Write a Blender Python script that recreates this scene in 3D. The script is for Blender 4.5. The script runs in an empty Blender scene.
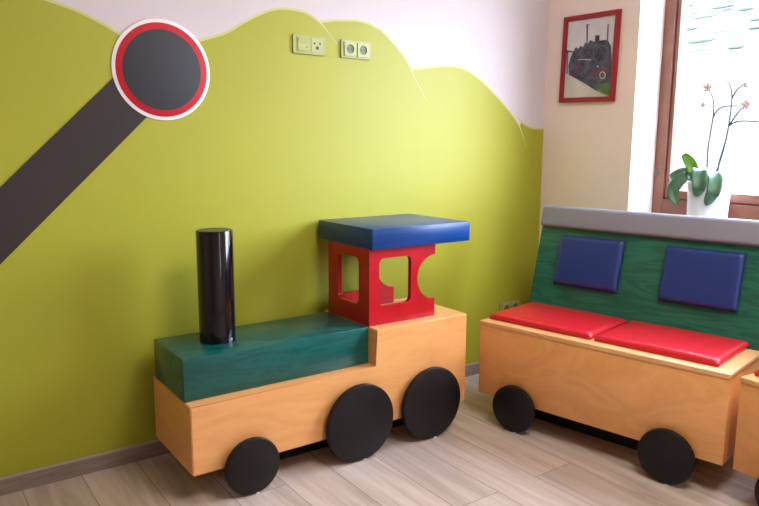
import bpy, bmesh, math, random
from mathutils import Vector, Matrix
random.seed(7)
S = bpy.context.scene
COL = S.collection
PI = math.pi

# ------------------------------------------------------------------ materials
def mat(name, col, rough=.5, spec=.5, coat=0, metallic=0, bump=0, bscale=60, col2=None, nscale=8, ndetail=4, stretch=(1,1,1), coords='Object', alpha=None, sheen=0, lo=.35, hi=.65):
    m = bpy.data.materials.new(name); m.use_nodes = True
    n = m.node_tree.nodes; l = m.node_tree.links
    b = n['Principled BSDF']
    b.inputs['Base Color'].default_value = (*col, 1)
    b.inputs['Roughness'].default_value = rough
    b.inputs['Specular IOR Level'].default_value = spec
    b.inputs['Coat Weight'].default_value = coat
    b.inputs['Coat Roughness'].default_value = .12
    b.inputs['Metallic'].default_value = metallic
    tc = n.new('ShaderNodeTexCoord'); mp = n.new('ShaderNodeMapping')
    mp.inputs['Scale'].default_value = stretch
    l.new(tc.outputs[coords], mp.inputs['Vector'])
    nz = n.new('ShaderNodeTexNoise'); nz.inputs['Scale'].default_value = nscale; nz.inputs['Detail'].default_value = ndetail
    l.new(mp.outputs[0], nz.inputs['Vector'])
    if col2:
        r = n.new('ShaderNodeValToRGB')
        r.color_ramp.elements[0].position = lo; r.color_ramp.elements[1].position = hi
        r.color_ramp.elements[0].color = (*col, 1); r.color_ramp.elements[1].color = (*col2, 1)
        l.new(nz.outputs['Fac'], r.inputs[0]); l.new(r.outputs[0], b.inputs['Base Color'])
    if bump:
        n2 = n.new('ShaderNodeTexNoise'); n2.inputs['Scale'].default_value = bscale; n2.inputs['Detail'].default_value = 3
        l.new(mp.outputs[0], n2.inputs['Vector'])
        bp = n.new('ShaderNodeBump'); bp.inputs['Strength'].default_value = bump; bp.inputs['Distance'].default_value = .002
        l.new(n2.outputs['Fac'], bp.inputs['Height']); l.new(bp.outputs[0], b.inputs['Normal'])
    return m

def wood(name, c1, c2, rough=.3, coat=.3, grain=(1.2, 1.2, 7), scale=3.0, dist=3.0, fine=.25):
    """lacquered plywood: broad flame figure plus fine pores"""
    m = bpy.data.materials.new(name); m.use_nodes = True
    n = m.node_tree.nodes; l = m.node_tree.links; b = n['Principled BSDF']
    b.inputs['Roughness'].default_value = rough; b.inputs['Coat Weight'].default_value = coat; b.inputs['Specular IOR Level'].default_value = .4
    b.inputs['Coat Roughness'].default_value = .18
    tc = n.new('ShaderNodeTexCoord'); mp = n.new('ShaderNodeMapping'); mp.inputs['Scale'].default_value = grain
    l.new(tc.outputs['Object'], mp.inputs['Vector'])
    nz = n.new('ShaderNodeTexNoise'); nz.inputs['Scale'].default_value = scale; nz.inputs['Detail'].default_value = 3; nz.inputs['Distortion'].default_value = dist * .4
    l.new(mp.outputs[0], nz.inputs['Vector'])
    mul = n.new('ShaderNodeMath'); mul.operation = 'MULTIPLY'; mul.inputs[1].default_value = 9
    l.new(nz.outputs['Fac'], mul.inputs[0])
    fr = n.new('ShaderNodeMath'); fr.operation = 'PINGPONG'; fr.inputs[1].default_value = 1
    l.new(mul.outputs[0], fr.inputs[0])
    fn = n.new('ShaderNodeTexNoise'); fn.inputs['Scale'].default_value = scale * 22; fn.inputs['Detail'].default_value = 4
    l.new(mp.outputs[0], fn.inputs['Vector'])
    mx = n.new('ShaderNodeMix'); mx.data_type = 'FLOAT'; mx.inputs[0].default_value = fine
    l.new(fr.outputs[0], mx.inputs[2]); l.new(fn.outputs['Fac'], mx.inputs[3])
    r = n.new('ShaderNodeValToRGB'); r.color_ramp.elements[0].position = .1; r.color_ramp.elements[1].position = .9
    r.color_ramp.elements[0].color = (*c1, 1); r.color_ramp.elements[1].color = (*c2, 1)
    l.new(mx.outputs[0], r.inputs[0]); l.new(r.outputs[0], b.inputs['Base Color'])
    bp = n.new('ShaderNodeBump'); bp.inputs['Strength'].default_value = .06; bp.inputs['Distance'].default_value = .001
    l.new(fn.outputs['Fac'], bp.inputs['Height']); l.new(bp.outputs[0], b.inputs['Normal'])
    return m

def floor_mat(name, c1, c2, c3, pw=.19, pl=1.25, off=(.3, .095), seamcol=(.20, .155, .13)):
    """plank floor: boards run along y, each board its own tone, long grain streaks"""
    m = bpy.data.materials.new(name); m.use_nodes = True
    n = m.node_tree.nodes; l = m.node_tree.links; b = n['Principled BSDF']
    b.inputs['Roughness'].default_value = .42; b.inputs['Specular IOR Level'].default_value = .45
    tc = n.new('ShaderNodeTexCoord')
    mp = n.new('ShaderNodeMapping'); mp.inputs['Rotation'].default_value = (0, 0, PI/2); mp.inputs['Location'].default_value = (off[0], off[1], 0)
    l.new(tc.outputs['Object'], mp.inputs['Vector'])
    br = n.new('ShaderNodeTexBrick'); br.inputs['Scale'].default_value = 1
    br.inputs['Brick Width'].default_value = pl; br.inputs['Row Height'].default_value = pw
    br.inputs['Mortar Size'].default_value = .0016; br.inputs['Mortar Smooth'].default_value = .3; br.inputs['Bias'].default_value = 0
    br.offset = .37; br.inputs['Color1'].default_value = (0, 0, 0, 1); br.inputs['Color2'].default_value = (1, 1, 1, 1)
    br.inputs['Mortar'].default_value = (.5, .5, .5, 1)
    l.new(mp.outputs[0], br.inputs['Vector'])
    st = n.new('ShaderNodeMapping'); st.inputs['Scale'].default_value = (1, 13, 1)
    l.new(mp.outputs[0], st.inputs['Vector'])
    # shift the grain from board to board
    add = n.new('ShaderNodeVectorMath'); add.operation = 'ADD'
    sc = n.new('ShaderNodeVectorMath'); sc.operation = 'SCALE'; sc.inputs['Scale'].default_value = 17
    l.new(br.outputs['Color'], sc.inputs[0]); l.new(st.outputs[0], add.inputs[0]); l.new(sc.outputs[0], add.inputs[1])
    nz = n.new('ShaderNodeTexNoise'); nz.inputs['Scale'].default_value = 1.6; nz.inputs['Detail'].default_value = 7; nz.inputs['Roughness'].default_value = .62; nz.inputs['Distortion'].default_value = .6
    l.new(add.outputs[0], nz.inputs['Vector'])
    r = n.new('ShaderNodeValToRGB'); e = r.color_ramp.elements
    e[0].position = .28; e[0].color = (*c1, 1); e[1].position = .72; e[1].color = (*c3, 1)
    k = e.new(.5); k.color = (*c2, 1)
    l.new(nz.outputs['Fac'], r.inputs[0])
    tone = n.new('ShaderNodeMapRange'); tone.inputs[3].default_value = .90; tone.inputs[4].default_value = 1.10
    l.new(br.outputs['Color'], tone.inputs[0])
    mm = n.new('ShaderNodeVectorMath'); mm.operation = 'SCALE'
    l.new(r.outputs[0], mm.inputs[0]); l.new(tone.outputs[0], mm.inputs['Scale'])
    mx = n.new('ShaderNodeMix'); mx.data_type = 'RGBA'
    l.new(br.outputs['Fac'], mx.inputs[0]); l.new(mm.outputs[0], mx.inputs[6]); mx.inputs[7].default_value = (*seamcol, 1)
    l.new(mx.outputs[2], b.inputs['Base Color'])
    bp = n.new('ShaderNodeBump'); bp.inputs['Strength'].default_value = .08; bp.inputs['Distance'].default_value = .002
    l.new(nz.outputs['Fac'], bp.inputs['Height']); l.new(bp.outputs[0], b.inputs['Normal'])
    return m

def glass_mat():
    m = bpy.data.materials.new('window_glass'); m.use_nodes = True
    n = m.node_tree.nodes; l = m.node_tree.links; n.remove(n['Principled BSDF'])
    t = n.new('ShaderNodeBsdfTransparent'); g = n.new('ShaderNodeBsdfGlossy'); g.inputs['Roughness'].default_value = .02
    lw = n.new('ShaderNodeLayerWeight'); lw.inputs['Blend'].default_value = .5
    pw = n.new('ShaderNodeMath'); pw.operation = 'POWER'; pw.inputs[1].default_value = 5; l.new(lw.outputs['Facing'], pw.inputs[0])
    f = n.new('ShaderNodeMath'); f.operation = 'MULTIPLY_ADD'; f.inputs[1].default_value = .8; f.inputs[2].default_value = .03; l.new(pw.outputs[0], f.inputs[0])
    mx = n.new('ShaderNodeMixShader'); l.new(f.outputs[0], mx.inputs[0]); l.new(t.outputs[0], mx.inputs[1]); l.new(g.outputs[0], mx.inputs[2])
    l.new(mx.outputs[0], n['Material Output'].inputs[0])
    return m

M = dict(
    wall_white=mat('white_wall_paint', (.64, .59, .60), .75, .25, bump=.1, bscale=160),
    wall_cream=mat('cream_wall_paint', (.88, .75, .69), .75, .25, bump=.3, bscale=160),
    reveal=mat('white_reveal_plaster', (.86, .84, .84), .75, .2),
    ceiling=mat('ceiling_paint', (.84, .82, .80), .8, .2),
    green_wall=mat('yellow_green_wall_paint', (.36, .372, .026), .5, .42, bump=.10, bscale=140, col2=(.375, .380, .023), nscale=3),
    outline=mat('pale_green_outline_paint', (.56, .58, .25), .6, .3),
    floor=floor_mat('grey_oak_planks', (.36, .285, .24), (.51, .42, .365), (.62, .535, .48)),
    base=mat('grey_brown_skirting', (.22, .175, .16), .45, .4, col2=(.29, .235, .215), stretch=(2, 20, 20), nscale=4),
    bead=mat('skirting_bead', (.42, .36, .33), .4, .5),
    beech=wood('honey_beech_plywood', (.74, .345, .108), (.83, .42, .155), .36, .25, (1.1, 2.6, 4.5), 1.3, 3, .45),
    beech_edge=wood('beech_lid_plywood', (.74, .40, .155), (.83, .48, .215), .36, .2, (1.1, 1.4, 9), 3, 2, .6),
    green=wood('dark_green_stained_plywood', (.001, .070, .062), (.003, .110, .098), .26, .2, (1.2, 4, 6), 2.4, 4, .3),
    blue=wood('blue_stained_plywood', (.0005, .032, .15), (.001, .050, .23), .32, .08, (.8, 3, 14), 2.5, 2, .4),
    red=wood('red_stained_plywood', (.36, .002, .008), (.46, .004, .013), .34, .08, (1.5, 1.5, 2), 2.5, 2, .4),
    back_green=wood('green_backrest_plywood', (.010, .095, .060), (.022, .165, .105), .3, .35, (2, .8, 7), 2.2, 4, .25),
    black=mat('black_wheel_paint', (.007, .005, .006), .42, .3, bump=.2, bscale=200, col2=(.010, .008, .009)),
    black_gloss=mat('black_lacquer_tube', (.004, .003, .006), .12, .45, coat=.2),
    tube_cap=mat('black_tube_cap', (.05, .05, .05), .35, .5),
    red_vinyl=mat('red_vinyl', (.60, .008, .022), .33, .5, bump=.25, bscale=420, coat=.1),
    blue_vinyl=mat('blue_vinyl', (.012, .036, .20), .36, .5, bump=.25, bscale=420, coat=.1),
    grey_vinyl=mat('grey_vinyl', (.24, .25, .315), .5, .4, bump=.3, bscale=420),
    frame_wood=wood('brown_window_wood', (.19, .068, .036), (.24, .090, .048), .45, .1, (2, 2, 3), 2, 2, .5),
    gap=mat('dark_seal', (.06, .025, .018), .6),
    glass=glass_mat(),
    sill=mat('pale_sill_stone', (.72, .70, .70), .3, .5, col2=(.78, .76, .76), nscale=20),
    plate=mat('socket_plate_plastic', (.37, .40, .12), .4, .4),
    insert=mat('socket_insert_plastic', (.42, .46, .17), .4, .4),
    recess=mat('socket_recess_plastic', (.13, .14, .035), .4, .4),
    hole=mat('dark_socket_hole', (.01, .01, .01), .6),
    lens=mat('orange_switch_lens', (.55, .33, .12), .3),
    sig_white=mat('signal_white_paint', (.86, .82, .82), .5, .35),
    sig_red=mat('signal_red_paint', (.50, .010, .020), .55, .3),
    sig_grey=mat('signal_slate_paint', (.048, .051, .058), .6, .25),
    sig_arm=mat('signal_arm_paint', (.040, .031, .029), .6, .25),
    pic_frame=mat('red_picture_frame', (.30, .014, .016), .4, .35),
    pic_sky=mat('print_pale_sky', (.60, .58, .60), .45, .3, col2=(.68, .66, .66), nscale=9),
    pic_path=mat('print_pale_platform', (.56, .54, .50), .45, .3, col2=(.66, .62, .58), nscale=12),
    pic_dark=mat('print_blue_grey_engine', (.026, .028, .052), .45, .3, col2=(.115, .115, .16), nscale=34, ndetail=8),
    pic_mid=mat('print_mid_grey', (.10, .10, .13), .45, .3),
    pic_black=mat('print_near_black', (.03, .03, .045), .45, .3),
    pic_red=mat('print_dull_red', (.19, .05, .075), .45, .3),
    pic_green=mat('print_green_bush', (.05, .12, .035), .45, .3, col2=(.10, .19, .06), nscale=40),
    pot=mat('white_pot_ceramic', (.80, .80, .84), .3, .5),
    bark=mat('orchid_bark', (.55, .52, .50), .8, .2, col2=(.80, .78, .78), nscale=40),
    leaf=mat('orchid_leaf', (.045, .125, .065), .35, .4, col2=(.085, .19, .10), nscale=12),
    leaf_new=mat('young_orchid_leaf', (.13, .34, .035), .35, .4),
    stem=mat('orchid_stem', (.10, .11, .13), .5, .3),
    petal=mat('pale_pink_petal', (.85, .68, .72), .5, .3),
    lip=mat('rose_flower_centre', (.70, .34, .42), .5, .3),
    metal=mat('hinge_metal', (.22, .17, .13), .4, .5, metallic=.3),
    glide=mat('white_glide_plastic', (.75, .72, .70), .5),
    grass=mat('pale_dry_grass', (.085, .095, .075), .9, .1, col2=(.11, .11, .095), nscale=.6),
    vine=mat('vine_foliage', (.045, .062, .046), .8, .1, col2=(.07, .085, .07), nscale=3),
    render=mat('white_garden_wall_render', (.13, .13, .128), .85, .1),
    stone=mat('pale_paving', (.13, .125, .12), .85, .1),
    lamp=mat('lamp_housing', (.8, .8, .8), .5),
)
def emissive(name, col, s):
    m = bpy.data.materials.new(name); m.use_nodes = True
    b = m.node_tree.nodes['Principled BSDF']; b.inputs['Emission Color'].default_value = (*col, 1); b.inputs['Emission Strength'].default_value = s
    b.inputs['Base Color'].default_value = (.8, .8, .8, 1)
    return m

# ------------------------------------------------------------------ helpers
def props(o, label=None, cat=None, group=None, kind=None):
    if label: o['label'] = label
    if cat: o['category'] = cat
    if group: o['group'] = group
    if kind: o['kind'] = kind
    return o

def empty(name, loc, rot=(0, 0, 0)):
    o = bpy.data.objects.new(name, None); COL.objects.link(o)
    o.empty_display_size = .1; o.location = loc; o.rotation_euler = rot
    return o

def obj(name, bm, m, parent=None, origin=(0, 0, 0), smooth=False):
    """bm in the coordinates of the thing's frame; origin = the root's place in it"""
    bmesh.ops.translate(bm, vec=-Vector(origin), verts=bm.verts)
    bmesh.ops.recalc_face_normals(bm, faces=bm.faces)
    me = bpy.data.meshes.new(name); bm.to_mesh(me); bm.free()
    ms = m if isinstance(m, (list, tuple)) else [m]
    for k in ms: me.materials.append(k)
    for p in me.polygons: p.use_smooth = bool(smooth)
    o = bpy.data.objects.new(name, me); COL.objects.link(o)
    if parent: o.parent = parent
    if smooth == 'auto':
        me.set_sharp_from_angle(angle=math.radians(35))
    return o

def box(bm, x0, x1, y0, y1, z0, z1, bev=0, seg=2, mi=0):
    vs = [bm.verts.new((x, y, z)) for x in (x0, x1) for y in (y0, y1) for z in (z0, z1)]
    fs = [bm.faces.new([vs[i] for i in q]) for q in ((0, 1, 3, 2), (4, 6, 7, 5), (0, 4, 5, 1), (2, 3, 7, 6), (0, 2, 6, 4), (1, 5, 7, 3))]
    for f in fs: f.material_index = mi
    if bev:
        es = list({e for f in fs for e in f.edges})
        r = bmesh.ops.bevel(bm, geom=es, offset=bev, segments=seg, profile=.5, affect='EDGES')
        for f in r['faces']: f.material_index = mi
    return vs
def B(*a, **k):
    bm = bmesh.new(); box(bm, *a, **k); return bm

def lathe(bm, prof, centre, axis='z', n=48, mi=0):
    """prof: (r, h) pairs from one end to the other, both ends closed on the axis"""
    c = Vector(centre)
    ax = {'x': (Vector((0, 1, 0)), Vector((0, 0, 1)), Vector((1, 0, 0))), 'y': (Vector((1, 0, 0)), Vector((0, 0, 1)), Vector((0, -1, 0))), 'z': (Vector((1, 0, 0)), Vector((0, 1, 0)), Vector((0, 0, 1)))}[axis]
    rings = []
    for r, h in prof:
        if r < 1e-6: rings.append([bm.verts.new(c + ax[2]*h)])
        else: rings.append([bm.verts.new(c + ax[0]*r*math.cos(t*2*PI/n) + ax[1]*r*math.sin(t*2*PI/n) + ax[2]*h) for t in range(n)])
    for a, b in zip(rings, rings[1:]):
        for t in range(n):
            u = (t+1) % n
            q = [a[t], a[u], b[u], b[t]] if len(a) > 1 and len(b) > 1 else ([a[0], b[u], b[t]] if len(a) == 1 else [a[t], a[u], b[0]])
            bm.faces.new(q).material_index = mi

def disc_prof(r, t, bev=.003):
    return [(0, 0), (r-bev, 0), (r-bev*.3, bev*.3), (r, bev), (r, t-bev), (r-bev*.3, t-bev*.3), (r-bev, t), (0, t)]

def prism(bm, pts, to3, d, mi=0):
    """polygon pts (2d) lifted by to3(u,v) and thickened by vector d"""
    d = Vector(d)
    a = [bm.verts.new(Vector(to3(*p))) for p in pts]; b = [bm.verts.new(Vector(to3(*p)) + d) for p in pts]
    n = len(pts)
    fa = bm.faces.new(a); fb = bm.faces.new(b[::-1]); fa.material_index = fb.material_index = mi
    for i in range(n):
        bm.faces.new([a[i], b[i], b[(i+1) % n], a[(i+1) % n]]).material_index = mi

def tube(bm, pts, r, n=8, r1=None, mi=0):
    pts = [Vector(p) for p in pts]; rings = []
    ref = Vector((.31, .17, .93))
    for i, p in enumerate(pts):
        d = (pts[min(i+1, len(pts)-1)] - pts[max(i-1, 0)]).normalized()
        a = d.cross(ref).normalized(); b = d.cross(a)
        rr = r + ((r1 if r1 is not None else r) - r) * i / (len(pts)-1)
        rings.append([bm.verts.new(p + a*rr*math.cos(k*2*PI/n) + b*rr*math.sin(k*2*PI/n)) for k in range(n)])
    for A, Bq in zip(rings, rings[1:]):
        for k in range(n): bm.faces.new([A[k], A[(k+1) % n], Bq[(k+1) % n], Bq[k]]).material_index = mi
    bm.faces.new(rings[0][::-1]).material_index = mi; bm.faces.new(rings[-1]).material_index = mi

def spline(pts, k=6):
    out = []; P = [Vector(p) for p in pts]
    for i in range(len(P)-1):
        p0 = P[max(i-1, 0)]; p1 = P[i]; p2 = P[i+1]; p3 = P[min(i+2, len(P)-1)]
        for j in range(k):
            t = j/k
            out.append(.5*((2*p1)+(p2-p0)*t+(2*p0-5*p1+4*p2-p3)*t*t+(3*p1-p0-3*p2+p3)*t**3))
    out.append(P[-1]); return out

def rrect(x0, x1, y0, y1, r, n=6):
    o = []
    for cx, cy, a in ((x1-r, y1-r, 0), (x0+r, y1-r, PI/2), (x0+r, y0+r, PI), (x1-r, y0+r, 1.5*PI)):
        for i in range(n+1): o.append((cx+r*math.cos(a+i*PI/2/n), cy+r*math.sin(a+i*PI/2/n)))
    return o

def panel_with_hole(bm, outer, hole, to3, d, mi=0):
    """flat panel, outer and hole polygons, thickness vector d"""
    d = Vector(d)
    def layer(off):
        vo = [bm.verts.new(Vector(to3(*p))+off) for p in outer]; vh = [bm.verts.new(Vector(to3(*p))+off) for p in hole]
        eo = [bm.edges.new((vo[i], vo[(i+1) % len(vo)])) for i in range(len(vo))]
        eh = [bm.edges.new((vh[i], vh[(i+1) % len(vh)])) for i in range(len(vh))]
        bmesh.ops.triangle_fill(bm, use_beauty=True, use_dissolve=False, edges=eo+eh)
        return vo, vh
    a = layer(Vector((0, 0, 0))); b = layer(d)
    for P, Q in ((a[0], b[0]), (a[1], b[1])):
        for i in range(len(P)): bm.faces.new([P[i], P[(i+1) % len(P)], Q[(i+1) % len(P)], Q[i]]).material_index = mi

def pad(bm, c, eu, ev, w, h, t, nu=28, nv=22, dome=.35, edge=.018):
    """upholstered pad: centre c of its underside, w along eu, h along ev, thickness t along eu x ev"""
    c, eu, ev = Vector(c), Vector(eu).normalized(), Vector(ev).normalized(); en = eu.cross(ev)
    def s(i, n):   # denser towards the rim
        x = -1 + 2*i/n
        return math.sin(x*PI/2)
    top = {}
    for i in range(nu+1):
        for j in range(nv+1):
            u, v = s(i, nu)*w/2, s(j, nv)*h/2
            du, dv = w/2-abs(u), h/2-abs(v)
            def f(d): 
                d = min(d/edge, 1); return math.sqrt(max(0, 1-(1-d)**2))
            e = f(du)*f(dv)
            dm = (1-dome) + dome*min(1, du/(w*.32))**.7*min(1, dv/(h*.32))**.7
            z = t*(.30 + .70*e*dm)
            top[i, j] = bm.verts.new(c+eu*u+ev*v+en*z)
    for i in range(nu):
        for j in range(nv): bm.faces.new([top[i, j], top[i+1, j], top[i+1, j+1], top[i, j+1]])
    rim = [(i, 0) for i in range(nu)]+[(nu, j) for j in range(nv)]+[(i, nv) for i in range(nu, 0, -1)]+[(0, j) for j in range(nv, 0, -1)]
    low = []
    for i, j in rim:
        low.append(bm.verts.new(c+(eu*(s(i, nu)*w/2)+ev*(s(j, nv)*h/2))*.985))
    for k in range(len(rim)):
        q = (k+1) % len(rim)
        bm.faces.new([top[rim[k]], low[k], low[q], top[rim[q]]])
    bm.faces.new(low[::-1])

# ------------------------------------------------------------------ room shell
XL, YF, ZC = -7.0, -4.5, 2.65
def struct(name, bm, m, parent=None, **k):
    o = obj(name, bm, m, parent, **k)
    if not parent: o['kind'] = 'structure'
    return o
struct('floor', B(XL, .0, YF, .0, -.12, 0), M['floor'])
struct('ceiling', B(XL-.2, .4, YF-.2, .2, ZC, ZC+.15), M['ceiling'])
wb = struct('wall_back', B(XL-.2, .4, 0, .2, -.12, ZC), M['wall_white'])
struct('wall_left', B(XL-.2, XL, YF, 0, -.12, ZC), M['wall_cream'])
FW = (-1.40, -.90)      # opening for an unseen window added behind the camera as fill light
bm = bmesh.new()
for a in ((XL-.2, FW[0]), (FW[1], .4)): box(bm, *a, YF-.4, YF, -.12, ZC)
box(bm, *FW, YF-.4, YF, -.12, .80); box(bm, *FW, YF-.4, YF, 2.30, ZC)
struct('wall_front', bm, M['wall_cream'])
bm = bmesh.new(); fw_ = (YF-.26, YF-.19)
for a in ((FW[0], FW[0]+.08), ((FW[0]+FW[1])/2-.06, (FW[0]+FW[1])/2+.06), (FW[1]-.08, FW[1])): box(bm, *a, *fw_, .80, 2.30, bev=.003)
for a in ((.80, .90), (2.22, 2.30)): box(bm, *FW, *fw_, *a, bev=.003)
struct('glow_block_wall', B(-.35, .4, -10.5, YF-.4, -1.0, 5.5), M['stone'])      # added unseen wall, keeps the sky glow out of that window
w3 = struct('fill_window', bm, M['frame_wood'])
obj('pane', B(FW[0]+.05, FW[1]-.05, YF-.225, YF-.22, .85, 2.26), M['glass'], w3)
# wall_right with two window openings (y from..to)
WIN = [(-2.20, -.541)]
SILL, HEAD, TH = .845, 2.30, .285
bm = bmesh.new()
ys = [0, WIN[0][1], WIN[0][0], YF]
for a, b in ((ys[1], ys[0]), (ys[3], ys[2])): box(bm, 0, TH, a, b, -.12, ZC)
for a, b in WIN:
    box(bm, 0, TH, a, b, -.12, SILL-.03); box(bm, 0, TH, a, b, HEAD, ZC)
bmesh.ops.recalc_face_normals(bm, faces=bm.faces)
for f in bm.faces:
    c = f.calc_center_median()
    if .001 < c.x < TH-.001 and (abs(f.normal.y) > .9 or abs(f.normal.z) > .9): f.material_index = 1
struct('wall_right', bm, [M['wall_cream'], M['reveal']])

# painted hills: one flat coat of paint on the back wall, its pale outlines on top of it
def wallpt(e): return lambda u, v: (u, -e, v)
hill_l = [(-2.9, 1.58), (-2.7, 1.60), (-2.55, 1.632), (-2.45, 1.638), (-2.388, 1.629), (-2.314, 1.611), (-2.253, 1.589), (-2.184, 1.557), (-2.14, 1.530)]
hill_m = [(-2.02, 1.50), (-1.875, 1.548), (-1.777, 1.583), (-1.695, 1.633), (-1.611, 1.677), (-1.555, 1.695), (-1.502, 1.700), (-1.45, 1.697), (-1.412, 1.687), (-1.370, 1.665), (-1.342, 1.643), (-1.285, 1.586)]
hill_r = [(-1.366, 1.666), (-1.30, 1.678), (-1.245, 1.684), (-1.19, 1.689), (-1.145, 1.686), (-1.09, 1.672), (-1.04, 1.648), (-.958, 1.582), (-.905, 1.527), (-.872, 1.470), (-.80, 1.375)]
hill_4 = [(-.885, 1.511), (-.83, 1.518), (-.78, 1.527), (-.725, 1.535), (-.65, 1.540), (-.60, 1.538), (-.56, 1.528), (-.50, 1.505), (-.401, 1.448), (-.32, 1.392), (-.257, 1.343), (-.21, 1.300), (-.185, 1.273), (-.160, 1.232), (-.130, 1.168)]
hill_5 = [(-.20, 1.318), (-.16, 1.290), (-.105, 1.268), (-.05, 1.262), (0, 1.262)]
def sm(p): return [(v.x, v.y) for v in spline([(a, b, 0) for a, b in p], 5)]
HL, HM, HR, H4, H5 = map(sm, (hill_l, hill_m, hill_r, hill_4, hill_5))
def strip(bm, P, e, w, taper=0):
    n = len(P); A = []; Bv = []
    for i, p in enumerate(P):
        q0, q1 = P[max(i-1, 0)], P[min(i+1, n-1)]
        d = Vector((q1[0]-q0[0], q1[1]-q0[1])).normalized(); nn = Vector((-d.y, d.x))
        f = 1 if not taper else max(.25, min(1, (n-1-i)/(taper)))
        A.append(bm.verts.new((p[0]+nn.x*w*.5*f, -e, p[1]+nn.y*w*.5*f))); Bv.append(bm.verts.new((p[0]-nn.x*w*.5*f, -e, p[1]-nn.y*w*.5*f)))
    for i in range(n-1): bm.faces.new([A[i], A[i+1], Bv[i+1], Bv[i]])
# one silhouette from the visible pieces of the five hills
sil = [(XL, .062), (XL, 1.30), (-4.2, 1.36), (-3.5, 1.45)] + HL + [p for p in HM if p[0] < -1.358] + [p for p in HR if -1.355 < p[0] < -.889] + [p for p in H4 if p[0] < -.178] + [p for p in H5 if p[0] > -.172] + [(0, .062)]
bm = bmesh.new(); prism(bm, sil, wallpt(.0), (0, -.0012, 0))
obj('painted_hills', bm, M['green_wall'], wb)['label'] = 'yellow-green painted hill silhouette'
bm = bmesh.new()
for P, tp in ((HL, 0), (HM, 12), (HR, 12), (H4, 8), (H5, 0)): strip(bm, P, .0018, .0095, tp)
obj('hill_outline', bm, M['outline'], wb)['label'] = 'pale cream outline of the painted hills'

# skirting with its lighter top bead
b1 = struct('baseboard_back', B(XL, 0, -.012, -.0012, 0, .057, bev=.001), M['base'])
obj('top_bead', B(XL, 0, -.014, -.0012, .057, .062, bev=.001), M['bead'], b1)
b2 = struct('baseboard_right', B(-.012, 0, YF, -.014, 0, .057, bev=.001), M['base'])
obj('top_bead', B(-.014, 0, YF, -.014, .057, .062, bev=.001), M['bead'], b2)

def window(name, y0, y1, fx=.19):
    """timber casement window with one sash between y0 (near) and y1 (far)"""
    f = bmesh.new(); w = .056; fb = .078
    for a in ((y0, y0+w), (y1-w, y1)): box(f, fx, fx+.085, *a, SILL, HEAD, bev=.003)
    box(f, fx, fx+.085, y0+w, y1-w, SILL, SILL+fb, bev=.003); box(f, fx, fx+.085, y0+w, y1-w, HEAD-w, HEAD, bev=.003)
    root = struct(name, f, M['frame_wood'])
    ym = (y0+y1)/2
    for a, b in ((y0+w+.003, y1-w-.003),):
        s = bmesh.new(); sx = fx+.010; sw = .042; sv = .018; zb = SILL+fb+.003; zt = HEAD-w-.003
        for c in ((a, a+sv), (b-sv, b)): box(s, sx, sx+.062, *c, zb, zt, bev=.004)
        box(s, sx, sx+.062, a+sv, b-sv, zb, zb+sw, bev=.004); box(s, sx, sx+.062, a+sv, b-sv, zt-sw, zt, bev=.004)
        so = obj('sash', s, M['frame_wood'], root)
        g = obj('pane', B(sx+.028, sx+.034, a+sv-.005, b-sv+.005, zb+sw-.005, zt-sw+.005), M['glass'], so)
    seal = bmesh.new()
    for a in ((y0+w-.001, y0+w+.005), (y1-w-.005, y1-w+.001)): box(seal, fx+.03, fx+.05, *a, SILL+fb, HEAD-w)
    box(seal, fx+.03, fx+.05, y0+w, y1-w, SILL+fb-.001, SILL+fb+.004)
    obj('seal', seal, M['gap'], root)
    for z in (1.05, 2.0):
        h = bmesh.new(); lathe(h, disc_prof(.005, .042, .001), (fx-.004, y1-.010, z-.02), 'z', 12)
        box(h, fx-.0045, fx+.001, y1-.026, y1-.010, z-.010, z+.010, bev=.001)
        obj('hinge', h, M['metal'], root, smooth='auto')['label'] = 'small metal window hinge'
    gd = bmesh.new(); box(gd, fx+.095, fx+.125, y1-.038, y1+.02, SILL+.02, HEAD, bev=.002)
    g_ = obj('shutter_guide', gd, M['sig_white'], root)
    gd = bmesh.new(); box(gd, fx+.096, fx+.124, y1-.041, y1-.0381, SILL+.02, HEAD)
    obj('guide_brush', gd, M['stem'], g_)
    st = bmesh.new(); box(st, -.035, fx+.01, y0-.0, y1+.0, SILL-.03, SILL, bev=.003)
    obj('window_sill', st, M['sill'], root)
    return root
window('window_1', *WIN[0])

# ------------------------------------------------------------------ railway signal on the wall
sg = props(empty('railway_signal', (-2.022, -.003, 1.2)), 'dark diagonal arm with round slate disc rimmed in red and white on the wall', 'signal')
O = (-2.022, -.003, 1.2)
bm = bmesh.new()
prism(bm, [(-2.197+.02, 1.388+.02), (-2.9, .695), (-2.9, .466), (-2.575, .784), (-2.199, 1.151), (-2.086+.03, 1.262+.03)], wallpt(.0012), (0, -.003, 0))
obj('signal_arm', bm, M['sig_arm'], sg, O)
SC = (-2.0185, 0, 1.432)
bm = bmesh.new(); lathe(bm, disc_prof(.1755, .0045, .001), (SC[0], -.0012, SC[2]), 'y', 96)
rim = obj('disc_rim', bm, M['sig_white'], sg, O, smooth='auto')
bm = bmesh.new(); lathe(bm, disc_prof(.1630, .0009, .0002), (SC[0], -.0057, SC[2]), 'y', 96)
obj('red_ring', bm, M['sig_red'], sg, O, smooth='auto')
bm = bmesh.new(); lathe(bm, disc_prof(.1400, .0009, .0002), (SC[0], -.0066, SC[2]), 'y', 96)
obj('disc_face', bm, M['sig_grey'], sg, O, smooth='auto')

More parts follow.
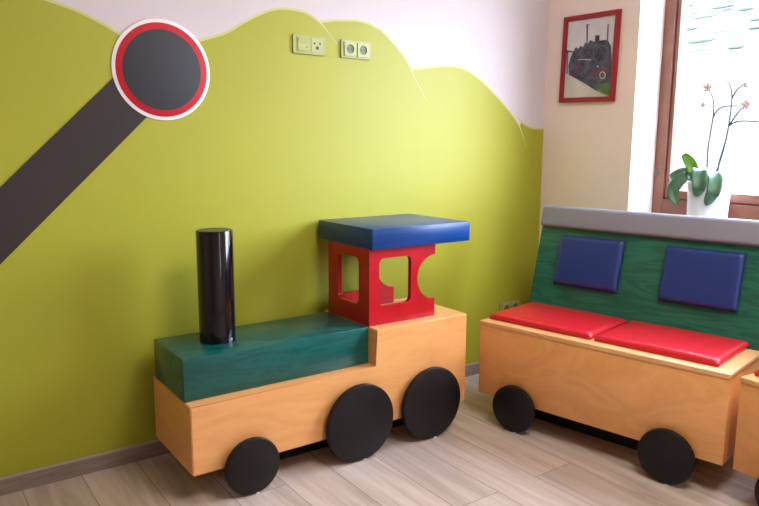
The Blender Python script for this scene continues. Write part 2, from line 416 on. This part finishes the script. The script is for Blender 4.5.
# ------------------------------------------------------------------ sockets
def plate(name, x, z0, z1, label, cat, kinds, group=None):
    o = (x+.076, -.0012, (z0+z1)/2); h = z1-z0; w = .152
    r = props(empty(name, o), label, cat, group)
    bm = bmesh.new(); prism(bm, rrect(x, x+w, z0, z1, .004), wallpt(.0012), (0, -.0085, 0))
    bmesh.ops.bevel(bm, geom=[e for e in bm.edges if all(v.co.y < -.009 for v in e.verts)], offset=.003, segments=2, affect='EDGES')
    obj('cover_plate', bm, M['plate'], r, o, smooth='auto')
    for i, k in enumerate(kinds):
        cx = x + (.043 if i == 0 else .109); cz = (z0+z1)/2; s = .0275
        yf = -.0097
        if k == 'switch':
            bm = bmesh.new(); box(bm, cx-s, cx+s, yf-.0015, yf, cz-s, cz+s, bev=.0008)
            fr = obj('switch_frame', bm, M['plate'], r, o)
            bm = bmesh.new(); a = .023
            prism(bm, [(-.004, -a), (-.0015, a*.1), (-.0055, a), (0, a), (0, -a)], lambda u, v: (cx-a, yf-.0015+u, cz+v), (2*a, 0, 0))
            rk = obj('rocker', bm, M['insert'], r, o)
            bm = bmesh.new(); lathe(bm, disc_prof(.004, .003, .001), (cx+.017, yf-.0035, cz-.010), 'y', 16)
            obj('pilot_lens', bm, M['lens'], rk, o)
        elif k == 'three_pin':
            bm = bmesh.new(); box(bm, cx-s, cx+s, yf-.002, yf, cz-s, cz+s, bev=.0008)
            fr = obj('socket_insert', bm, M['insert'], r, o)
            for dx, dz, rr in ((-.0125, .008, .0042), (.0125, .008, .0042), (0, -.009, .0068)):
                bm = bmesh.new(); lathe(bm, disc_prof(rr, .0012, .0002), (cx+dx, yf-.0016, cz+dz), 'y', 20)
                obj('pin_hole', bm, M['hole'], fr, o)
        else:
            bm = bmesh.new(); s2 = .0285; n = 40
            outer = rrect(cx-s2, cx+s2, cz-s2, cz+s2, .003, 9)
            # square face with a round well sunk in it
            hole = [(cx+.0190*math.cos(2*PI*t/n), cz+.0190*math.sin(2*PI*t/n)) for t in range(n)]
            panel_with_hole(bm, outer, hole, wallpt(-yf), (0, -.0045, 0))
            fr = obj('socket_insert', bm, M['insert'], r, o, smooth='auto')
            bm = bmesh.new(); lathe(bm, [(0, -.0005), (.0185, -.0005), (.0188, .0035), (.0170, .0035), (.0166, .0005), (0, .0005)], (cx, yf-.0002, cz), 'y', 40)
            wl = obj('socket_well', bm, M['recess'], fr, o, smooth='auto')
            for dx in (-.0095, .0095):
                bm = bmesh.new(); lathe(bm, disc_prof(.0028, .0008, .0001), (cx+dx, yf-.0006, cz), 'y', 14)
                obj('pin_hole', bm, M['hole'], fr, o)
    return r
plate('switch_and_socket', -1.4951, 1.5329, 1.6052, 'pale wall plate with a rocker switch beside a three-hole socket', 'socket', ('switch', 'three_pin'))
plate('double_socket', -1.2707, 1.5329, 1.6052, 'pale plate with two round sockets, high on the green wall right of the switch plate', 'socket', ('round', 'round'))
plate('double_socket', -.286, .290, .356, 'low double socket on green wall just above the left end of the bench', 'socket', ('round', 'round'))

# ------------------------------------------------------------------ framed photograph on the right wall
PY0, PY1, PZ0, PZ1 = -.1137, -.4415, 1.3885, 1.8071
pc = Vector((0, (PY0+PY1)/2, (PZ0+PZ1)/2)); PW, PH = PY0-PY1, PZ1-PZ0
pr_ = props(empty('framed_picture', pc, (math.radians(1.25), 0, 0)), 'red framed photograph of an old steam engine on the cream wall beside the window', 'picture')
def pp(x): return lambda u, v: (-x, PW/2-u*PW, -PH/2+v*PH)     # u left to right, v upwards, in the frame's plane
FWD = .030*1.0/1
fu, fv = .024/PW, .023/PH
bm = bmesh.new()
panel_with_hole(bm, [(0, 0), (1, 0), (1, 1), (0, 1)], [(fu, fv), (1-fu, fv), (1-fu, 1-fv), (fu, 1-fv)], pp(.001), (-.019, 0, 0))
bmesh.ops.bevel(bm, geom=[e for e in bm.edges if len(e.link_faces) == 2 and e.calc_face_angle(0) > 1], offset=.002, segments=2, affect='EDGES')
obj('frame', bm, M['pic_frame'], pr_)
bm = bmesh.new(); prism(bm, [(fu, fv), (1-fu, fv), (1-fu, 1-fv), (fu, 1-fv)], pp(.001), (-.009, 0, 0))
pt = obj('print', bm, M['pic_sky'], pr_); pt['label'] = 'black-and-white photograph of a steam engine'
def iuv(x, y):
    """place in a slanted view of the print -> its own 0..1 frame"""
    t = .5; u = .5
    for _ in range(12):
        u = (x-(80-22*t))/218; t = (y-(98-33*u))/((452-10*u)-(98-33*u))
    u = min(max(u, 0), 1); t = min(max(t, 0), 1)
    return (fu+u*(1-2*fu), fv+(1-t)*(1-2*fv))
LAY = [.0102]
def shape(name, pts, m):
    bm = bmesh.new(); prism(bm, [iuv(*p) for p in pts], pp(LAY[0]), (-.0003, 0, 0)); LAY[0] += .00035
    obj(name, bm, m, pt)
shape('printed_platform', [(58, 345), (100, 338), (160, 378), (215, 405), (275, 420), (275, 445), (160, 452), (57, 453)], M['pic_path'])
shape('printed_pole', [(165, 108), (174, 108), (172, 205), (166, 205)], M['pic_mid'])
shape('printed_pole', [(164, 112), (180, 108), (180, 112), (164, 117)], M['pic_mid'])
shape('printed_pole', [(261, 108), (266, 108), (263, 190), (258, 190)], M['pic_mid'])
shape('printed_pole', [(66, 228), (104, 232), (104, 238), (82, 238), (80, 250), (78, 338), (72, 338), (73, 240), (66, 236)], M['pic_mid'])
shape('printed_engine', [(82, 300), (92, 262), (104, 236), (114, 217), (122, 214), (128, 222), (140, 208), (152, 214), (160, 192), (172, 200), (186, 180), (198, 188), (207, 186), (207, 160), (226, 157), (226, 184), (240, 180), (256, 180), (266, 186), (278, 210), (280, 300), (275, 385), (250, 400), (215, 416), (170, 388), (120, 360), (84, 342)], M['pic_dark'])
shape('printed_chimney', [(207, 160), (226, 157), (226, 184), (207, 188)], M['pic_black'])
shape('printed_boiler', [(196, 214), (222, 200), (252, 204), (266, 226), (266, 268), (250, 290), (216, 288), (198, 262)], M['pic_mid'])
shape('printed_boiler', [(203, 220), (224, 208), (248, 212), (259, 230), (259, 264), (246, 281), (219, 279), (204, 257)], M['pic_dark'])
shape('printed_buffer_beam', [(190, 325), (272, 315), (273, 333), (192, 345)], M['pic_red'])
shape('printed_buffer_beam', [(112, 300), (130, 302), (130, 322), (112, 318)], M['pic_red'])
shape('printed_handrail', [(130, 268), (190, 270), (190, 274), (130, 272)], M['pic_path'])
shape('printed_buffer', [(243+14*math.cos(k*PI/9), 343+18*math.sin(k*PI/9)) for k in range(18)], M['pic_path'])
shape('printed_buffer', [(243+10*math.cos(k*PI/9), 343+14*math.sin(k*PI/9)) for k in range(18)], M['pic_mid'])
shape('printed_lamp', [(222+4*math.cos(k*PI/5), 302+5*math.sin(k*PI/5)) for k in range(10)], M['pic_path'])
shape('printed_bush', [(205, 408), (225, 395), (245, 380), (262, 378), (277, 384), (275, 442), (240, 425)], M['pic_green'])

# ------------------------------------------------------------------ play locomotive
X0, X1, YFR, YB = -2.1241, -.9339, -.4506, -.1001
Z0, Z1, Z2 = .1034, .3386, .4832
XG, YG = -1.3948, -.397
LO = (-1.53, -.25, 0)
loco = props(empty('play_locomotive', LO), 'low wooden play train engine with green boiler and black disc wheels against the green wall', 'play train')
# body: long low box and the raised box under the cab, one carcass
bm = bmesh.new()
prism(bm, [(X0, Z0), (X1, Z0), (X1, Z2), (XG, Z2), (XG, Z1), (X0, Z1)], lambda u, v: (u, YFR, v), (0, YB-YFR, 0))
bmesh.ops.bevel(bm, geom=[e for e in bm.edges], offset=.0035, segments=3, affect='EDGES')
obj('body', bm, M['beech'], loco, LO, smooth='auto')
bm = bmesh.new()
prism(bm, [(X0+.002, Z0), (X1, Z0), (X1, Z2), (XG, Z2), (XG, Z1), (X0+.002, Z1)], lambda u, v: (u, YB+.002, v), (0, .033, 0))
bmesh.ops.bevel(bm, geom=[e for e in bm.edges], offset=.003, segments=2, affect='EDGES')
obj('back_panel', bm, M['beech'], loco, LO, smooth='auto')
obj('boiler', B(X0+.0005, XG-.0005, YG, YB+.002, Z1+.0005, Z2+.0002, bev=.003), M['green'], loco, LO, smooth='auto')['label'] = 'dark green stained boiler box'
obj('shade_plinth', B(X0+.20, X1-.16, -.310, -.125, 0, Z0+.004, bev=.002), M['black'], loco, LO)['label'] = 'recessed black base added to deepen the shade under the engine'  # added block, darkens the gap between body and floor
# smoke stack
CX, CY, CR = -1.938, -.235, .0635
bm = bmesh.new(); lathe(bm, [(0, Z2), (CR, Z2), (CR, .875), (CR-.001, .8775), (CR-.003, .8785), (CR-.005, .8775), (CR-.0055, .874), (0, .874)], (CX, CY, 0), 'z', 72)
ch = obj('smoke_stack', bm, M['black_gloss'], loco, LO, smooth='auto'); ch['label'] = 'glossy black smoke stack tube'
bm = bmesh.new(); lathe(bm, disc_prof(CR-.006, .003, .001), (CX, CY, .8742), 'z', 64)
obj('tube_cap', bm, M['tube_cap'], ch, LO, smooth='auto')
a = math.radians(-64); bm = bmesh.new()
lathe(bm, disc_prof(.0035, .0025, .001), (0, 0, 0), 'y', 16)
bmesh.ops.transform(bm, matrix=Matrix.Translation((CX+math.cos(a)*CR, CY+math.sin(a)*CR, .4955)) @ Matrix.Rotation(a+PI/2, 4, 'Z'), verts=bm.verts)
obj('screw', bm, M['glide'], ch, LO)
# cab
RZ0, RZ1 = .7831, .8623
C0, C1, CYB = -1.3930, -1.068, -.0984
PT = .020
zc = .647
def cab_outline(n=22):
    r = .0915; o = [(C0, Z2), (C1, Z2), (C1, zc-r)]
    for i in range(1, n): 
        t = -PI/2 - PI*i/n; o.append((C1+r*math.cos(t), zc+r*math.sin(t)))
    o += [(C1, zc+r), (C1, RZ0), (C0, RZ0)]
    return o
win = rrect(-1.346, -1.191, .557, .744, .022)
bm = bmesh.new()
panel_with_hole(bm, cab_outline(), win, lambda u, v: (u, YG, v), (0, PT, 0))
cab = obj('cab', bm, M['red'], loco, LO); cab['label'] = 'red cab with square windows and half-round cut-out'
bm = bmesh.new()
panel_with_hole(bm, cab_outline(), win, lambda u, v: (u, CYB-PT, v), (0, PT, 0))
obj('rear_panel', bm, M['red'], cab, LO)
bm = bmesh.new()
ym = (YG+CYB)/2
panel_with_hole(bm, [(YG+PT, Z2), (CYB-PT, Z2), (CYB-PT, RZ0), (YG+PT, RZ0)], rrect(ym-.077, ym+.077, .557, .744, .022), lambda u, v: (C0, u, v), (PT, 0, 0))
obj('end_panel', bm, M['red'], cab, LO)
obj('roof', B(-1.3935, -.9005, -.4180, -.022, RZ0, RZ1, bev=.003), M['blue'], loco, LO, smooth='auto')['label'] = 'thick blue stained roof slab'
def wheel_y(x, r, yface, t=.022):
    bm = bmesh.new(); lathe(bm, [(0, 0), (r-.002, 0), (r, .002), (r, t-.006), (r-.002, t-.002), (r-.006, t), (0, t)], (x, yface+t, r+.001), 'y', 72)
    w = obj('wheel', bm, M['black'], loco, LO, smooth='auto')
    bm = bmesh.new(); lathe(bm, disc_prof(.022, .0188, .001), (x, yface+t+.0188, r+.001), 'y', 24)
    obj('axle', bm, M['black'], w, LO)
    bm = bmesh.new(); lathe(bm, disc_prof(.008, .006, .001), (x+.012, yface+.006, 0), 'z', 16)
    obj('floor_glide', bm, M['glide'], w, LO)
wheel_y(-1.9270, .0985, -.4915); wheel_y(-1.4875, .1475, -.4915); wheel_y(-1.1425, .1475, -.4915)

# ------------------------------------------------------------------ bench wagons
PHI = .1878
def bench(name, label):
    """wagon bench in its own frame: x to the wall, y towards the engine, origin on the floor at its left front corner"""
    cx, cy = -.9088, -.2670
    loc = (cx*math.cos(PHI)-cy*math.sin(PHI), cx*math.sin(PHI)+cy*math.cos(PHI), 0)
    r = props(empty(name, loc, (0, 0, PHI)), label, 'bench', 'wooden wagon benches along the window wall')
    L = 1.0; D = .42; z0, z1 = .117, .4367
    lid = .018
    bm = bmesh.new(); box(bm, .003, D, -L+.003, -.001, z0, z1-lid, bev=.002, seg=2)
    obj('seat_box', bm, M['beech'], r, smooth='auto')
    bm = bmesh.new(); box(bm, 0, .36, -L, 0, z1-lid, z1, bev=.002, seg=2)
    obj('seat_lid', bm, M['beech_edge'], r, smooth='auto')
    obj('shade_plinth', B(.17, .40, -L+.16, -.16, 0, z0+.003, bev=.002), M['black'], r)['label'] = 'recessed black base added to deepen the shade under the engine'  # added here too, keeps the floor below the seat box dark
    # leaning back panel, lower edge on the lid
    s = .266; ln = math.sqrt(1+s*s); ez = Vector((s/ln, 0, 1/ln)); en = Vector((-1/ln, 0, s/ln)); ey = Vector((0, 1, 0))
    foot = Vector((.380, 0, z1))
    H = .448*ln
    Tb = .018
    ya, yb = -.003, -L+.006
    bm = bmesh.new()
    pts = [foot+ey*ya, foot+ey*yb, foot+ey*yb+ez*H, foot+ey*ya+ez*H]
    va = [bm.verts.new(p-ez*.03 if i < 2 else p) for i, p in enumerate(pts)]; vb = [bm.verts.new(v.co-en*Tb) for v in va]
    bm.faces.new(va); bm.faces.new(vb[::-1])
    for i in range(4): bm.faces.new([va[i], vb[i], vb[(i+1) % 4], va[(i+1) % 4]])
    bmesh.ops.bevel(bm, geom=list(bm.edges), offset=.002, segments=2, affect='EDGES')
    obj('backrest', bm, M['back_green'], r, smooth='auto')['label'] = 'leaning green backrest board'
    # padded top roll: rounded cap over the board's top edge
    prof = []
    a0, a1, b0, b1, rr = .366*ln, .462*ln, -.032, .030, .022
    for px, py, st in ((b1-rr, a1-rr, 0), (b0+rr, a1-rr, PI/2), (b0+rr*.6, a0+rr*.6, PI), (b1-rr*.6, a0+rr*.6, 1.5*PI)):
        q = rr if py > .4 else rr*.6
        for i in range(7): prof.append((px+q*math.cos(st+i*PI/12), py+q*math.sin(st+i*PI/12)))
    bm = bmesh.new(); rings = []
    ysl = [(-.006, .80), (-.009, .93), (-.015, 1), (-L*.25, 1), (-L*.5, 1), (-L*.75, 1), (-L+.009, 1), (-L+.003, .93), (-L, .80)]
    mcx, mcy = (b0+b1)/2, (a0+a1)/2
    for y, k in ysl:
        ring = []
        for u, v in prof:
            uu, vv = mcx+(u-mcx)*k, mcy+(v-mcy)*(1-(1-k)*.5)
            ring.append(bm.verts.new(foot+en*uu+ez*vv+ey*y))
        rings.append(ring)
    n = len(prof)
    for A, Q in zip(rings, rings[1:]):
        for k in range(n): bm.faces.new([A[k], A[(k+1) % n], Q[(k+1) % n], Q[k]])
    bm.faces.new(rings[0]); bm.faces.new(rings[-1][::-1])
    obj('top_roll', bm, M['grey_vinyl'], r, smooth='auto')['label'] = 'grey padded roll along the top'
    # blue back pads (centre y, along the board)
    for yc in (-.265, -.740):
        bm = bmesh.new(); c = foot+ey*yc+ez*(.2265*ln)+en*.0005
        pad(bm, c, (0, -1, 0), ez, .300, .222*ln*.985, .032, dome=.16, edge=.020)
        obj('back_cushion', bm, M['blue_vinyl'], r, smooth=True)['label'] = 'square blue vinyl back pad'
    for y_a, y_b in ((-.014, -.482), (-.494, -.948)):
        bm = bmesh.new(); c = Vector((.050+.168, (y_a+y_b)/2, z1+.0005))
        pad(bm, c, (0, -1, 0), (1, 0, 0), y_a-y_b, .337, .032, dome=.32, edge=.022)
        for v in bm.verts: pass
        obj('seat_cushion', bm, M['red_vinyl'], r, smooth=True)['label'] = 'flat red vinyl seat pad'
    for yc in (-.1946, -.8188):
        R = .0985; t = .022; bm = bmesh.new()
        pf = [(0, 0), (R-.006, 0), (R-.002, .002), (R, .006), (R, t-.002), (R-.002, t), (0, t)]
        lathe(bm, pf, (-.031, yc, R+.001), 'x', 72)
        w = obj('wheel', bm, M['black'], r, smooth='auto')
        bm = bmesh.new(); lathe(bm, disc_prof(.022, .014, .001), (-.0095, yc, R+.001), 'x', 24); obj('axle', bm, M['black'], w)
        bm = bmesh.new(); lathe(bm, disc_prof(.008, .006, .001), (-.022, yc-.012, 0), 'z', 16); obj('floor_glide', bm, M['glide'], w)
    return r
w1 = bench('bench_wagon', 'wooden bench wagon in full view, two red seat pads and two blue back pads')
def copy_tree(o, parent=None):
    c = o.copy(); COL.objects.link(c)
    if parent: c.parent = parent
    for k in list(o.children): copy_tree(k, c)
    return c
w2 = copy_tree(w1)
w2['label'] = 'second wooden bench wagon cut off by the right edge of the photo'
w2.location = (-.6485, -1.4400, 0); w2.rotation_euler = (0, 0, -.098)

# ------------------------------------------------------------------ orchid on the sill
OP = (.088, -.880, SILL)
orc = props(empty('potted_orchid', OP), 'orchid with drooping leaves in a white pot on the window sill', 'plant')
bm = bmesh.new()
lathe(bm, [(0, 0), (.078, 0), (.081, .002), (.0880, .176), (.0865, .178), (.0845, .176), (.083, .150), (0, .150)], OP, 'z', 64)
obj('pot', bm, M['pot'], orc, OP, smooth='auto')['label'] = 'plain white pot'
bm = bmesh.new()
for k in range(60):
    t = random.uniform(0, 2*PI); q = .074*math.sqrt(random.random()); s = random.uniform(.007, .013)
    lathe(bm, [(0, -s), (s*.8, -s*.5), (s, 0), (s*.7, s*.6), (0, s)], (OP[0]+q*math.cos(t), OP[1]+q*math.sin(t), SILL+.155+random.uniform(0, .022)), 'z', 6)
obj('bark_filling', bm, M['bark'], orc, OP)['kind'] = 'stuff'
def leaf(path, w, m, curl=.25, side=(1, 0, 0)):
    P = spline(path, 7); n = len(P); bm = bmesh.new(); up = []; K = 6
    rows = []
    for i, p in enumerate(P):
        d = (P[min(i+1, n-1)]-P[max(i-1, 0)]).normalized(); s = Vector(side); s = (s-d*s.dot(d)).normalized(); nn = s.cross(d)
        if nn.z < 0: nn = -nn
        nn = nn if curl > 0 else -nn
        t = i/(n-1); ww = w*(.35+.65*math.sin(min(1, t*1.7+.12)*PI/2))*math.sqrt(max(.02, 1-max(0, (t-.55)/.45)**2.2))
        rows.append([(p+s*ww*(-1+2*j/K)+nn*(abs(-1+2*j/K)**1.5)*curl*ww, nn) for j in range(K+1)])
    A = [[bm.verts.new(c+q*.0011) for c, q in r] for r in rows]; Bq = [[bm.verts.new(c-q*.0011) for c, q in r] for r in rows]
    for i in range(n-1):
        for j in range(K):
            bm.faces.new([A[i][j], A[i+1][j], A[i+1][j+1], A[i][j+1]]); bm.faces.new([Bq[i][j], Bq[i][j+1], Bq[i+1][j+1], Bq[i+1][j]])
        for j in (0, K): bm.faces.new([A[i][j], Bq[i][j], Bq[i+1][j], A[i+1][j]])
    for i in (0, n-1):
        for j in range(K): bm.faces.new([A[i][j], A[i][j+1], Bq[i][j+1], Bq[i][j]])
    o = obj('leaf', bm, m, orc, OP, smooth=True)
    return o
leaf([(.085, -.845, 1.005), (.085, -.811, 1.055), (.090, -.785, 1.098), (.095, -.744, 1.140)], .024, M['leaf_new'], side=(.35, -.65, .45))['label'] = 'bright green young leaf'
leaf([(.08, -.86, 1.005), (.082, -.812, 1.048), (.082, -.752, 1.052), (.080, -.706, 1.026), (.078, -.706, .990)], .026, M['leaf'], side=(.35, .0, .9))
leaf([(.07, -.85, 1.010), (.055, -.800, 1.044), (.030, -.770, 1.020), (.010, -.757, .970), (.006, -.785, .918)], .026, M['leaf'], side=(.5, -.8, 0))
leaf([(.08, -.85, 1.010), (.055, -.852, 1.072), (.015, -.872, 1.066), (-.012, -.890, 1.010), (-.016, -.885, .962)], .031, M['leaf'], side=(.45, -.9, 0))
leaf([(.09, -.87, 1.010), (.065, -.895, 1.060), (.030, -.935, 1.040), (.000, -.948, .985), (-.006, -.925, .925)], .030, M['leaf'], side=(.55, -.8, .1))
def stem(pts, r=.0035, r1=.0020, x=.085):
    bm = bmesh.new(); tube(bm, spline([(x, *p) if len(p) == 2 else p for p in pts], 5), r, 8, r1)
    return obj('flower_stem', bm, M['stem'], orc, OP, smooth=True)
stem([(-.868, 1.0), (-.868, 1.047), (-.863, 1.16), (-.874, 1.297), (-.873, 1.357), (-.862, 1.391), (-.848, 1.418)], .0040)
stem([(-.876, 1.300), (-.885, 1.322), (-.91, 1.342), (-.948, 1.345), (-.995, 1.343)], .0034)
stem([(-.905, 1.0), (-.91, 1.031), (-.92, 1.118), (-.939, 1.203), (-.948, 1.295), (-.95, 1.37), (-.942, 1.42), (-.922, 1.45)], .0046)
stem([(-.946, 1.262), (-.969, 1.299), (-.992, 1.331), (-1.010, 1.343)], .0036)
stem([(-.946, 1.262), (-.975, 1.278), (-1.008, 1.281), (-1.07, 1.276), (-1.11, 1.262)], .0036)
stem([(-.95, 1.378), (-.968, 1.41), (-.999, 1.436)], .0036)
stem([(-.885, 1.0), (-.896, 1.039), (-.917, 1.096), (-.936, 1.182), (-.944, 1.26)], .0036)
def flower(y, z, s, x=.080):
    bm = bmesh.new()
    for k in range(5):
        a = k*2*PI/5+PI/2
        c = Vector((x, y, z)); d = Vector((-.35, math.cos(a), math.sin(a))).normalized(); t = Vector((0, -math.sin(a), math.cos(a)))
        v0 = bm.verts.new(c); m1 = [bm.verts.new(c+d*s*.55+t*s*.34*q) for q in (-1, 1)]; m2 = [bm.verts.new(c+d*s*.92+t*s*.2*q) for q in (-1, 1)]; v3 = bm.verts.new(c+d*s)
        bm.faces.new([v0, m1[0], m2[0], v3, m2[1], m1[1]])
    f = obj('flower', bm, M['petal'], orc, OP); f['label'] = 'pale pink flower'
    m = f.modifiers.new('thick', 'SOLIDIFY'); m.thickness = .0012
    bm = bmesh.new(); lathe(bm, [(0, -s*.16), (s*.14, -s*.1), (s*.18, 0), (s*.1, s*.12), (0, s*.16)], (x-.004, y, z), 'x', 10)
    obj('flower_lip', bm, M['lip'], f, OP, smooth=True)
flower(-.845, 1.426, .022); flower(-.829, 1.354, .012); flower(-1.015, 1.346, .022); flower(-1.006, 1.425, .012)

# ------------------------------------------------------------------ ceiling lamp (out of view, added to light the room)
lo = props(empty('added_ceiling_lamp', (-1.45, -2.1, ZC)), 'round white ceiling lamp added out of view to light the room', 'lamp')
bm = bmesh.new(); lathe(bm, disc_prof(.40, .03, .005), (-1.45, -2.1, ZC-.03), 'z', 48); obj('lamp_base', bm, M['lamp'], lo, (-1.45, -2.1, ZC), smooth='auto')
LAMP = 27
bm = bmesh.new(); lathe(bm, disc_prof(.38, .05, .02), (-1.45, -2.1, ZC-.08), 'z', 48); obj('diffuser', bm, emissive('lamp_diffuser', (1, .90, .80), LAMP), lo, (-1.45, -2.1, ZC), smooth='auto')

# ------------------------------------------------------------------ outdoors
struct('ground', B(TH, 90, -60, 80, -1.1, -1.0), M['stone'])
gw = obj('garden_wall', B(19, 19.4, 2, 45, -1.0, 3.75, bev=.05), M['render']); props(gw, 'bright white rendered wall outside the window', 'wall')
bm = bmesh.new(); nx, ny = 26, 60; g = {}
for i in range(nx+1):
    for j in range(ny+1):
        x = 19.6+i*1.0; y = 1+j*.9
        g[i, j] = bm.verts.new((x, y, 3.6+(x-19.6)*.42+.35*math.sin(y*.13)+.3*math.sin(x*.3+y*.07)))
for i in range(nx):
    for j in range(ny): bm.faces.new([g[i, j], g[i+1, j], g[i+1, j+1], g[i, j+1]])
hs = struct('hillside', bm, M['grass'], smooth=True)
bm = bmesh.new()
for k in range(18):
    x = 20.3+k*.85
    y = 4
    while y < 36:
        y += random.uniform(.35, 1.7)
        if random.random() < .35: continue
        z = 3.6+(x-19.6)*.42+.35*math.sin(y*.13)+.3*math.sin(x*.3+y*.07); s = random.uniform(.02, .075)
        L_ = random.uniform(.15, .7)
        lathe(bm, [(0, -L_), (s, -L_*.6), (s*1.1, 0), (s*.9, L_*.5), (0, L_)], (x+random.uniform(-.2, .2), y, z+s*.8+.02), 'y', 7)
props(obj('vine_row', bm, M['vine'], smooth=False), 'rows of green vines on the bright hillside outside', 'plants', kind='stuff')

# ------------------------------------------------------------------ light
w = bpy.data.worlds.new('sky'); S.world = w; w.use_nodes = True
n = w.node_tree.nodes; l = w.node_tree.links
bg = n['Background']
sk = n.new('ShaderNodeTexSky'); sk.sky_type = 'HOSEK_WILKIE'; sk.sun_direction = Vector((-.5, -.35, .75)).normalized(); sk.turbidity = 5; sk.ground_albedo = .5
mixc = n.new('ShaderNodeMix'); mixc.data_type = 'RGBA'; mixc.inputs[0].default_value = .65
l.new(sk.outputs[0], mixc.inputs[6]); mixc.inputs[7].default_value = (.90, .99, 1.20, 1)
l.new(mixc.outputs[2], bg.inputs[0])
SKY, GLOW, GLOW_DIR = 24.0, 34.0, (.54, -.81, .27)
# glow added to the sky, out of view, to light the back wall
gtc = n.new('ShaderNodeTexCoord'); dt = n.new('ShaderNodeVectorMath'); dt.operation = 'DOT_PRODUCT'
dt.inputs[1].default_value = Vector(GLOW_DIR).normalized(); l.new(gtc.outputs['Generated'], dt.inputs[0])
mr = n.new('ShaderNodeMapRange'); mr.interpolation_type = 'SMOOTHSTEP'
mr.inputs[1].default_value = .80; mr.inputs[2].default_value = 1.0; mr.inputs[3].default_value = SKY; mr.inputs[4].default_value = GLOW
l.new(dt.outputs['Value'], mr.inputs[0]); l.new(mr.outputs[0], bg.inputs[1])
sun = bpy.data.lights.new('sun', 'SUN'); sun.energy = 3; sun.angle = math.radians(2); sun.color = (1, .97, .93)
so = bpy.data.objects.new('sun', sun); COL.objects.link(so); so.location = (-10, -8, 20)
so.rotation_euler = Vector((.62, .30, -.72)).to_track_quat('-Z', 'Y').to_euler()
p = bpy.data.lights.new('window_portal', 'AREA'); p.shape = 'RECTANGLE'; p.size = FW[1]-FW[0]; p.size_y = 1.5; p.cycles.is_portal = True
o = bpy.data.objects.new('window_portal', p); COL.objects.link(o); o.location = ((FW[0]+FW[1])/2, YF-.41, 1.55); o.rotation_euler = (PI/2, 0, 0)
for (a, b), nm in zip(WIN, ('window_portal',)):      # sampling aid: portals give no light of their own
    p = bpy.data.lights.new(nm, 'AREA'); p.shape = 'RECTANGLE'; p.size = HEAD-SILL; p.size_y = b-a
    p.cycles.is_portal = True
    o = bpy.data.objects.new(nm, p); COL.objects.link(o); o.location = (TH+.01, (a+b)/2, (HEAD+SILL)/2)
    o.rotation_euler = (0, PI/2, 0)

# ------------------------------------------------------------------ camera
f_px, pitch, yaw, roll = 684.33, .1566, .6205, .0057
cam = bpy.data.cameras.new('camera'); co = bpy.data.objects.new('camera', cam); COL.objects.link(co)
cam.sensor_fit = 'HORIZONTAL'; cam.sensor_width = 36; cam.lens = f_px/759*36; cam.clip_start = .05; cam.clip_end = 300
fw = Vector((math.sin(yaw)*math.cos(pitch), math.cos(yaw)*math.cos(pitch), -math.sin(pitch)))
r0 = Vector((math.cos(yaw), -math.sin(yaw), 0)); u0 = r0.cross(fw)
r = r0*math.cos(roll)+u0*math.sin(roll); u = -r0*math.sin(roll)+u0*math.cos(roll)
mt = Matrix((r, u, -fw)).transposed().to_4x4(); mt.translation = Vector((-2.8448, -2.494, 1.1736))
co.matrix_world = mt
S.camera = co
S.view_settings.view_transform = 'Standard'; S.view_settings.look = 'None'; S.view_settings.gamma = 1
S.view_settings.use_curve_mapping = False
S.view_settings.exposure = 0.06
S.cycles.max_bounces = 10; S.cycles.diffuse_bounces = 6; S.cycles.transparent_max_bounces = 12
S.cycles.sample_clamp_indirect = 12
